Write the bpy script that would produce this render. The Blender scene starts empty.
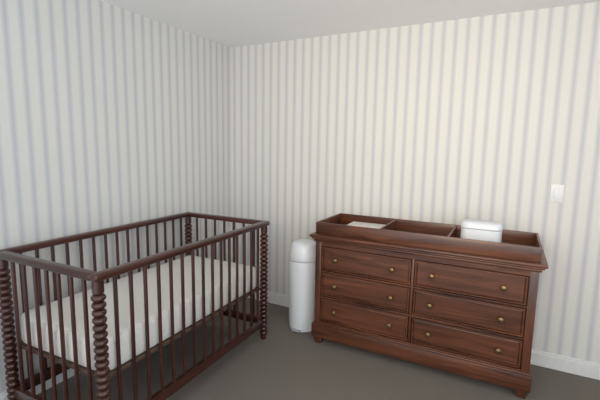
import bpy, bmesh
from math import *
from mathutils import Matrix, Vector
sc=bpy.context.scene
COL=sc.collection
try: sc.view_settings.view_transform='Standard'
except Exception: pass

# ------------------------------------------------------------ materials
def new_mat(name):
    m=bpy.data.materials.new(name); m.use_nodes=True
    nt=m.node_tree; b=nt.nodes['Principled BSDF']
    return m,nt,b
def plain(name,col,rough=.5,metal=0,bump=0,bscale=200,spec=.5):
    m,nt,b=new_mat(name)
    b.inputs['Roughness'].default_value=rough; b.inputs['Metallic'].default_value=metal
    b.inputs['Specular IOR Level'].default_value=spec
    tc=nt.nodes.new('ShaderNodeTexCoord'); n=nt.nodes.new('ShaderNodeTexNoise')
    n.inputs['Scale'].default_value=bscale; n.inputs['Detail'].default_value=4
    nt.links.new(tc.outputs['Object'],n.inputs['Vector'])
    r=nt.nodes.new('ShaderNodeValToRGB')
    r.color_ramp.elements[0].color=(*[c*.94 for c in col],1); r.color_ramp.elements[0].position=.3
    r.color_ramp.elements[1].color=(*col,1); r.color_ramp.elements[1].position=.7
    nt.links.new(n.outputs['Fac'],r.inputs['Fac']); nt.links.new(r.outputs['Color'],b.inputs['Base Color'])
    if bump:
        bp=nt.nodes.new('ShaderNodeBump'); bp.inputs['Strength'].default_value=bump; bp.inputs['Distance'].default_value=.003
        nt.links.new(n.outputs['Fac'],bp.inputs['Height']); nt.links.new(bp.outputs['Normal'],b.inputs['Normal'])
    return m
def wood(name,dark,light,axis,rough=.35,coat=.15,sc_=(20,1.5)):
    m,nt,b=new_mat(name)
    tc=nt.nodes.new('ShaderNodeTexCoord'); oi=nt.nodes.new('ShaderNodeObjectInfo')
    mp=nt.nodes.new('ShaderNodeMapping')
    s=[sc_[0]]*3; s[axis]=sc_[1]; mp.inputs['Scale'].default_value=s
    ml=nt.nodes.new('ShaderNodeVectorMath'); ml.operation='SCALE'; ml.inputs[0].default_value=(13,7,17)
    nt.links.new(oi.outputs['Random'],ml.inputs['Scale'])
    nt.links.new(tc.outputs['Object'],mp.inputs['Vector']); nt.links.new(ml.outputs['Vector'],mp.inputs['Location'])
    n=nt.nodes.new('ShaderNodeTexNoise'); n.inputs['Scale'].default_value=1; n.inputs['Detail'].default_value=7
    n.inputs['Distortion'].default_value=1.1; n.inputs['Roughness'].default_value=.62
    nt.links.new(mp.outputs['Vector'],n.inputs['Vector'])
    r=nt.nodes.new('ShaderNodeValToRGB'); e=r.color_ramp.elements
    e[0].position=.34; e[0].color=(*dark,1); e[1].position=.66; e[1].color=(*light,1)
    nt.links.new(n.outputs['Fac'],r.inputs['Fac']); nt.links.new(r.outputs['Color'],b.inputs['Base Color'])
    b.inputs['Roughness'].default_value=rough
    b.inputs['Coat Weight'].default_value=coat; b.inputs['Coat Roughness'].default_value=.25
    bp=nt.nodes.new('ShaderNodeBump'); bp.inputs['Strength'].default_value=.12; bp.inputs['Distance'].default_value=.001
    nt.links.new(n.outputs['Fac'],bp.inputs['Height']); nt.links.new(bp.outputs['Normal'],b.inputs['Normal'])
    return m
DD,DL=(.044,.0135,.0065),(.150,.052,.025)
M_DX=wood('walnut_grain_x',DD,DL,0); M_DY=wood('walnut_grain_y',DD,DL,1); M_DZ=wood('walnut_grain_z',DD,DL,2)
CD_,CL_=(.026,.0075,.0048),(.068,.0185,.011)
M_CX=wood('cherry_grain_x',CD_,CL_,0,.3,.25); M_CY=wood('cherry_grain_y',CD_,CL_,1,.3,.25); M_CZ=wood('cherry_grain_z',CD_,CL_,2,.3,.25)
M_KNOB=plain('antique_bronze',(.20,.135,.065),.38,.85,0,300)
M_WHITE=plain('white_plastic',(.74,.77,.80),.35,0)
M_GREY=plain('grey_plastic',(.36,.37,.39),.4,0)
M_TRIM=plain('white_trim_paint',(.76,.76,.75),.4,0,.05,40)
M_SHEET=plain('cotton_sheet',(.76,.73,.68),.9,0,.4,60,.2)
M_CLOTH=plain('white_cloth',(.72,.70,.66),.9,0,.5,80,.2)
M_CEIL=plain('ceiling_paint',(.93,.93,.93),.9,0,.2,90)
M_BOARD=plain('support_board',(.10,.06,.04),.7)
M_CARPET=plain('carpet',(.20,.175,.15),.98,0,.8,220,.1)

def wallpaper(name,axis):
    m,nt,b=new_mat(name)
    L=nt.links.new
    tc=nt.nodes.new('ShaderNodeTexCoord'); sp=nt.nodes.new('ShaderNodeSeparateXYZ'); L(tc.outputs['Object'],sp.inputs[0])
    def mth(op,a,bv=None,c=None):
        n=nt.nodes.new('ShaderNodeMath'); n.operation=op
        for i,v in enumerate((a,bv,c)):
            if v is None: continue
            if isinstance(v,(int,float)): n.inputs[i].default_value=v
            else: L(v,n.inputs[i])
        return n.outputs[0]
    P=.078
    t=mth('FRACT',mth('DIVIDE',mth('ADD',sp.outputs[axis],100*P),P))
    d=mth('ABSOLUTE',mth('SUBTRACT',t,.5))     # 0 = stripe centre
    def band(c,w,soft=.02):
        n=nt.nodes.new('ShaderNodeMapRange'); n.interpolation_type='SMOOTHSTEP'
        L(mth('ABSOLUTE',mth('SUBTRACT',d,c)),n.inputs['Value'])
        n.inputs['From Min'].default_value=w-soft; n.inputs['From Max'].default_value=w+soft
        n.inputs['To Min'].default_value=1; n.inputs['To Max'].default_value=0
        return n.outputs[0]
    core=band(0,.09,.05); wide=band(0,.22,.07)
    f=mth('ADD',mth('MULTIPLY',wide,.55),mth('MULTIPLY',core,.45))
    nz=nt.nodes.new('ShaderNodeTexNoise'); nz.inputs['Scale'].default_value=350; L(tc.outputs['Object'],nz.inputs['Vector'])
    f=mth('MULTIPLY',f,mth('MULTIPLY_ADD',nz.outputs['Fac'],.5,.72))
    mx=nt.nodes.new('ShaderNodeMix'); mx.data_type='RGBA'
    mx.inputs['A'].default_value=(.70,.69,.655,1); mx.inputs['B'].default_value=(.535,.54,.56,1)
    L(f,mx.inputs['Factor']); L(mx.outputs['Result'],b.inputs['Base Color'])
    b.inputs['Roughness'].default_value=.85; b.inputs['Specular IOR Level'].default_value=.2
    return m
M_WX=wallpaper('striped_wallpaper_x',0); M_WY=wallpaper('striped_wallpaper_y',1)

# ------------------------------------------------------------ mesh helpers
def obj_from_bm(name,bm,mat,parent=None,loc=(0,0,0),smooth=False):
    me=bpy.data.meshes.new(name); bmesh.ops.recalc_face_normals(bm,faces=bm.faces[:]); bm.to_mesh(me); bm.free()
    me.materials.append(mat)
    if smooth:
        for p in me.polygons: p.use_smooth=True
        try: me.set_sharp_from_angle(angle=radians(40))
        except Exception: pass
    o=bpy.data.objects.new(name,me); COL.objects.link(o); o.location=loc
    if parent: o.parent=parent
    return o
def bm_box(bm,x0,x1,y0,y1,z0,z1,bev=0,seg=2):
    t=bmesh.new()
    bmesh.ops.create_cube(t,size=1)
    for v in t.verts:
        v.co=Vector(((x0+x1)/2+v.co.x*(x1-x0),(y0+y1)/2+v.co.y*(y1-y0),(z0+z1)/2+v.co.z*(z1-z0)))
    if bev: bmesh.ops.bevel(t,geom=t.edges[:],offset=bev,segments=seg,affect='EDGES',profile=.5)
    me=bpy.data.meshes.new('tmp'); t.to_mesh(me); t.free(); bm.from_mesh(me); bpy.data.meshes.remove(me)
def boxes(name,lst,mat,parent=None,loc=(0,0,0),smooth=True):
    bm=bmesh.new()
    for b in lst: bm_box(bm,*b)
    return obj_from_bm(name,bm,mat,parent,loc,smooth)
def lathe(name,prof,mat,parent=None,loc=(0,0,0),seg=28,sx=1,sy=1,axis='z'):
    bm=bmesh.new(); rings=[]
    for r,z in prof:
        ring=[]
        for i in range(seg):
            a=2*pi*i/seg; x,y=r*cos(a)*sx,r*sin(a)*sy
            co=(x,y,z) if axis=='z' else (x,-z,y)
            ring.append(bm.verts.new(co))
        rings.append(ring)
    for a,b in zip(rings,rings[1:]):
        for i in range(seg): bm.faces.new((a[i],a[(i+1)%seg],b[(i+1)%seg],b[i]))
    bm.faces.new(rings[0]); bm.faces.new(rings[-1])
    return obj_from_bm(name,bm,mat,parent,loc,True)
def prism(name,w,d,r,levels,mat,parent=None,loc=(0,0,0),n=8):
    """rounded-rectangle sections; levels = (z, inset)"""
    bm=bmesh.new(); rings=[]
    for z,ins in levels:
        rr=max(r-ins,.002); hw,hd=w/2-ins,d/2-ins; ring=[]
        for cx,cy,a0 in ((hw-rr,hd-rr,0),(-hw+rr,hd-rr,90),(-hw+rr,-hd+rr,180),(hw-rr,-hd+rr,270)):
            for k in range(n+1):
                a=radians(a0+90*k/n); ring.append(bm.verts.new((cx+rr*cos(a),cy+rr*sin(a),z)))
        rings.append(ring)
    N=len(rings[0])
    for a,b in zip(rings,rings[1:]):
        for i in range(N): bm.faces.new((a[i],a[(i+1)%N],b[(i+1)%N],b[i]))
    bm.faces.new(rings[0]); bm.faces.new(rings[-1])
    return obj_from_bm(name,bm,mat,parent,loc,True)
def empty(name,loc,rz=0,label='',cat='',group=None):
    o=bpy.data.objects.new(name,None); COL.objects.link(o); o.location=loc; o.rotation_euler=(0,0,rz)
    o.empty_display_size=.1; o['label']=label; o['category']=cat
    if group: o['group']=group
    return o
def copy(o,parent,loc,rz=0):
    c=o.copy(); c.parent=parent; c.location=loc; c.rotation_euler=(0,0,rz); COL.objects.link(c); return c

# ------------------------------------------------------------ room
RX,RY,RZ=3.95,-3.9,2.31
def struct(o): o['kind']='structure'; return o
struct(boxes('wall_back',[(-.1,RX+.1,0,.1,0,RZ)],M_WX,smooth=False))
struct(boxes('wall_left',[(-.1,0,RY,0,0,RZ)],M_WY,smooth=False))
struct(boxes('wall_right',[(RX,RX+.1,RY,0,0,RZ)],M_WY,smooth=False))
struct(boxes('floor',[(-.1,RX+.1,RY,.1,-.1,0)],M_CARPET,smooth=False))
struct(boxes('ceiling',[(-.1,RX+.1,RY,.1,RZ,RZ+.1)],M_CEIL,smooth=False))
def baseboard(name,b1,b2): struct(boxes(name,[b1,b2],M_TRIM))
baseboard('baseboard_back',(.016,RX-.016,-.014,0,0,.085,.002,1),(.016,RX-.016,-.009,0,.08,.105,.003,2))
baseboard('baseboard_left',(0,.014,RY,0,0,.085,.002,1),(0,.009,RY,0,.08,.105,.003,2))
baseboard('baseboard_right',(RX-.014,RX,RY,0,0,.085,.002,1),(RX-.009,RX,RY,0,.08,.105,.003,2))

# ------------------------------------------------------------ crib
W,LC,HC=.775,1.41,.90
rot=radians(1.724); c,s=cos(rot),sin(rot)
cl=(.026+W/2*c+LC/2*s, -.606-LC/2*c+W/2*s,0)
crib=empty('crib',cl,rot,'dark cherry wood baby crib with spool-turned corner posts and spindles','crib')
hw,hl=W/2,LC/2
RW,RH=.048,.034
prof=[(.016,0),(.022,.012),(.022,.03)]
z=.035; pitch=.0335
while z<HC-RH-.03-pitch:
    for k in range(9):
        t=k/8; prof.append((.0165+.0135*sin(pi*t)**.7,z+pitch*t))
    z+=pitch
prof+=[(.021,z+.003),(.024,z+.006),(.024,HC-RH+.002)]
ins=.032; first=None
for px in (-hw+ins,hw-ins):
    for py in (-hl+ins,hl-ins):
        if first is None: first=lathe('post',prof,M_CZ,crib,(px,py,0))
        else: copy(first,crib,(px,py,0))
tr=boxes('top_rail',[(-RW/2,RW/2,-hl,hl,-RH,0,.011,3)],M_CY,crib,(-hw+RW/2,0,HC)); copy(tr,crib,(hw-RW/2,0,HC))
te=boxes('end_rail',[(-hw+RW-.006,hw-RW+.006,-RW/2,RW/2,-RH,0,.011,3)],M_CX,crib,(0,hl-RW/2,HC-.0005)); copy(te,crib,(0,-hl+RW/2,HC-.0005))
zl=.11; zh=.17
lr=boxes('lower_rail',[(-.0125,.0125,-hl+.05,hl-.05,zl,zh,.004,2)],M_CY,crib,(-hw+ins,0,0)); copy(lr,crib,(hw-ins,0,0))
le=boxes('lower_end_rail',[(-hw+.05,hw-.05,-.0125,.0125,zl,zh,.004,2)],M_CX,crib,(0,hl-ins,0)); copy(le,crib,(0,-hl+ins,0))
sp=lathe('spindle',[(.0094,zh-.01),(.0094,HC-RH+.008)],M_CZ,crib,(0,0,0),seg=14)
NS=15; first=True
for sx in (-1,1):
    for i in range(NS):
        y=-hl+ins+(LC-2*ins)*(i+1)/(NS+1); loc=(sx*(hw-ins),y,0)
        if first: sp.location=loc; first=False
        else: copy(sp,crib,loc)
NE=7
for sy in (-1,1):
    for i in range(NE):
        x=-hw+ins+(W-2*ins)*(i+1)/(NE+1); copy(sp,crib,(x,sy*(hl-ins),0))
boxes('mattress_support',[(-hw+.05,hw-.05,-hl+.05,hl-.05,.385,.405,.003,1)],M_BOARD,crib)
mat=empty('crib_mattress',(cl[0],cl[1],.406),rot,'thick crib mattress in a fitted cream-white cotton sheet','mattress')
lev=[(0,.02),(.006,.006),(.016,0),(.06,-.002),(.13,0),(.148,.004),(.158,.014),(.162,.03),(.164,.12)]
prism('fitted_sheet',W-.115,LC-.115,.06,lev,M_SHEET,mat)

# ------------------------------------------------------------ dresser
X0,L,D,H=1.086,1.451,.517,.823
dr=empty('dresser',(X0+L/2,-D/2,0),0,'wide walnut-brown wooden dresser with brass knobs against the wall','dresser')
fy=-D/2; by=D/2-.02
ov=.036; bx=L/2-ov; front=fy+.036
top=boxes('dresser_top',[(-L/2,L/2,fy,by+.004,H-.02,H,.006,3),(-L/2+.012,L/2-.012,fy+.012,by,H-.034,H-.018,.006,3),(-L/2+.024,L/2-.024,fy+.024,by,H-.052,H-.032,.007,3)],M_DX,dr)
boxes('body',[(-bx,bx,front+.022,by,.09,H-.05,.002,1)],M_DX,dr)
SW=.045; zt=H-.084; rowh=.178; gap=.014; mid=.016
zb=zt-3*rowh-2*gap
st=boxes('frame_stile',[(-SW/2,SW/2,0,.03,.05,H-.05,.004,2)],M_DZ,dr,(-bx+SW/2,front,0))
copy(st,dr,(bx-SW/2,front,0))
boxes('centre_stile',[(-mid/2,mid/2,front+.002,front+.03,zb-.01,zt+.01,.002,2)],M_DZ,dr)
def rail(z0,z1,o): boxes('frame_rail',[(-bx+SW-.003,bx-SW+.003,front+o,front+.03,z0,z1,.002,1)],M_DX,dr)
rail(zt,H-.05,.001)
for i in range(2):
    zz=zt-(i+1)*rowh-i*gap
    rail(zz-gap,zz,.003)
rail(zb-.03,zb,.001)
boxes('plinth',[(-bx-.014,bx+.014,front-.014,by,.055,zb-.022,.006,2),(-bx-.006,bx+.006,front-.006,by,zb-.03,zb-.012,.006,3)],M_DX,dr)
ft=prism('foot',.075,.075,.015,[(0,.016),(.03,.006),(.056,0)],M_DZ,dr,(-bx+.03,front+.03,0))
for x,y in ((bx-.03,front+.03),(-bx+.03,by-.04),(bx-.03,by-.04)): copy(ft,dr,(x,y,0))
xl0=-bx+SW; xl1=-mid/2; dwid=xl1-xl0-.008; dh=rowh-.008
bm=bmesh.new(); bm_box(bm,-dwid/2,dwid/2,0,.022,-dh/2,dh/2)
ff=[f for f in bm.faces if f.calc_center_median().y<.001]
bmesh.ops.inset_region(bm,faces=ff,thickness=.004,depth=.003)
bmesh.ops.inset_region(bm,faces=ff,thickness=.010,depth=0)
bmesh.ops.inset_region(bm,faces=ff,thickness=.003,depth=-.009)
bmesh.ops.inset_region(bm,faces=ff,thickness=.008,depth=.003)
d0=obj_from_bm('drawer',bm,M_DX,dr,(0,0,0))
kp=[(.010,0),(.010,.003),(.0055,.006),(.0055,.013),(.011,.016),(.0165,.020),(.0175,.024),(.0155,.028),(.008,.031),(.001,.032)]
k0=lathe('knob',kp,M_KNOB,d0,(0,0,0),seg=24,axis='y'); k0['label']='round aged brass knob'
first=True
for row in range(3):
    for sx in (-1,1):
        cx=sx*(-(xl0+xl1)/2); zc=zt-rowh/2-row*(rowh+gap)
        loc=(cx,front+.004,zc)
        if first: d=d0; d.location=loc
        else: d=copy(d0,dr,loc)
        for k,kx in enumerate((-.33*dwid,.31*dwid)):
            if first and k==0: k0.location=(kx,.0035,0)
            else: copy(k0,d,(kx,.0035,0))
        first=False

# ------------------------------------------------------------ changing tray
TH=.086; mx,my=.033,.038
tw=L-2*mx; ty0=-D+my; ty1=-.03; td=ty1-ty0
tray=empty('changing_tray',(X0+L/2,(ty0+ty1)/2,H+.0005),0,'walnut-brown wooden changing tray with compartments on top of dresser','changing tray')
T=.013
fb=boxes('front_board',[(-tw/2,tw/2,-T/2,T/2,0,TH,.003,2)],M_DX,tray,(0,-td/2+T/2,0))
bb=copy(fb,tray,(0,td/2-T/2,0)); bb.name='back_board'
sb=boxes('side_board',[(-T/2,T/2,-td/2+T,td/2-T,0,TH,.003,2)],M_DY,tray,(-tw/2+T/2,0,0)); copy(sb,tray,(tw/2-T/2,0,0))
boxes('base_panel',[(-tw/2+T,tw/2-T,-td/2+T,td/2-T,0,.008)],M_DX,tray)
dv=boxes('divider',[(-T/2,T/2,-td/2+T,td/2-T,.008,TH-.004,.002,1)],M_DY,tray,(-.235,0,0)); copy(dv,tray,(.195,0,0))
ZT=H+.0095
wc=empty('wipes_container',(2.18,-.28,ZT),0,'white plastic rounded wipes container with lid in the changing tray','container')
prism('container_body',.235,.14,.05,[(0,.008),(.006,.002),(.02,0),(.113,0),(.116,.004)],M_WHITE,wc)
prism('container_seam',.227,.132,.046,[(.116,.002),(.120,.002)],M_GREY,wc)
prism('container_lid',.240,.144,.052,[(.120,.003),(.123,0),(.143,.001),(.153,.006),(.159,.016),(.161,.04)],M_WHITE,wc)
fc=empty('folded_cloth',(1.395,-.20,ZT),radians(2),'folded white cotton cloth lying in the changing tray','cloth')
for i in range(2):
    prism('cloth_layer',.27-.006*i,.2,.012,[(0,.004),(.003,0),(.014,0),(.018,.005)],M_CLOTH,fc,(0.002*i,0,.0185*i))

# ------------------------------------------------------------ diaper pail
pl=empty('diaper_pail',(.935,-.29,0),0,'tall white plastic diaper pail with domed lid beside the dresser','diaper pail')
lathe('pail_body',[(.100,0),(.108,.005),(.112,.02),(.116,.1),(.121,.4),(.123,.555),(.122,.563)],M_WHITE,pl,seg=40)
lathe('pail_seam',[(.116,.562),(.116,.570)],M_GREY,pl,seg=40)
lathe('pail_lid',[(.121,.569),(.123,.574),(.121,.61),(.115,.645),(.108,.67),(.101,.685),(.092,.697),(.07,.706),(.04,.710),(.005,.712)],M_WHITE,pl,seg=40)
boxes('foot_pedal',[(-.035,.035,-.135,-.100,.012,.026,.005,2)],M_GREY,pl)

# ------------------------------------------------------------ light switch
sw=empty('light_switch',(2.585,0,1.17),0,'white rocker light switch on striped wallpaper','light switch')
boxes('switch_plate',[(-.036,.036,-.006,0,-.058,.058,.003,2)],M_TRIM,sw)
boxes('rocker',[(-.016,.016,-.0095,-.004,-.033,.033,.002,2)],M_WHITE,sw)

# ------------------------------------------------------------ light
def area(name,loc,target,sx,sy,e,col,spread=180):
    l=bpy.data.lights.new(name,'AREA'); l.shape='RECTANGLE'; l.size=sx; l.size_y=sy; l.energy=e; l.color=col; l.spread=radians(spread)
    o=bpy.data.objects.new(name,l); COL.objects.link(o); o.location=loc
    o.rotation_euler=(Vector(target)-Vector(loc)).to_track_quat('-Z','Y').to_euler(); return o
area('window_daylight',(3.88,-2.6,1.35),(0,-1.9,.9),1.4,1.3,38,(.80,.91,1.0))
area('warm_sun_bounce',(2.3,-3.5,1.6),(1.75,0,1.62),1.5,.3,8,(1,.78,.52),75)
area('ceiling_fill',(1.9,-2.6,1.75),(1.9,-1.9,2.3),1.0,1.0,10,(.97,.98,1))  # added fill that brightens the ceiling; the room has no such lamp
w=bpy.data.worlds.new('world'); sc.world=w; w.use_nodes=True
bg=w.node_tree.nodes['Background']; bg.inputs[0].default_value=(.92,.96,1,1); bg.inputs[1].default_value=1.8

# ------------------------------------------------------------ camera
yaw,pt,rl=radians(27.921),radians(7.754),radians(.989); f=397.292
fw=Vector((-sin(yaw)*cos(pt),cos(yaw)*cos(pt),-sin(pt))); rt=Vector((cos(yaw),sin(yaw),0)); up=rt.cross(fw)
r2=cos(rl)*rt+sin(rl)*up; u2=-sin(rl)*rt+cos(rl)*up
cd=bpy.data.cameras.new('camera'); cam=bpy.data.objects.new('camera',cd); COL.objects.link(cam)
cd.sensor_width=36; cd.lens=36*f/600; cd.clip_start=.05
cam.matrix_world=Matrix(((r2.x,u2.x,-fw.x,2.319),(r2.y,u2.y,-fw.y,-2.992),(r2.z,u2.z,-fw.z,1.443),(0,0,0,1)))
sc.camera=cam
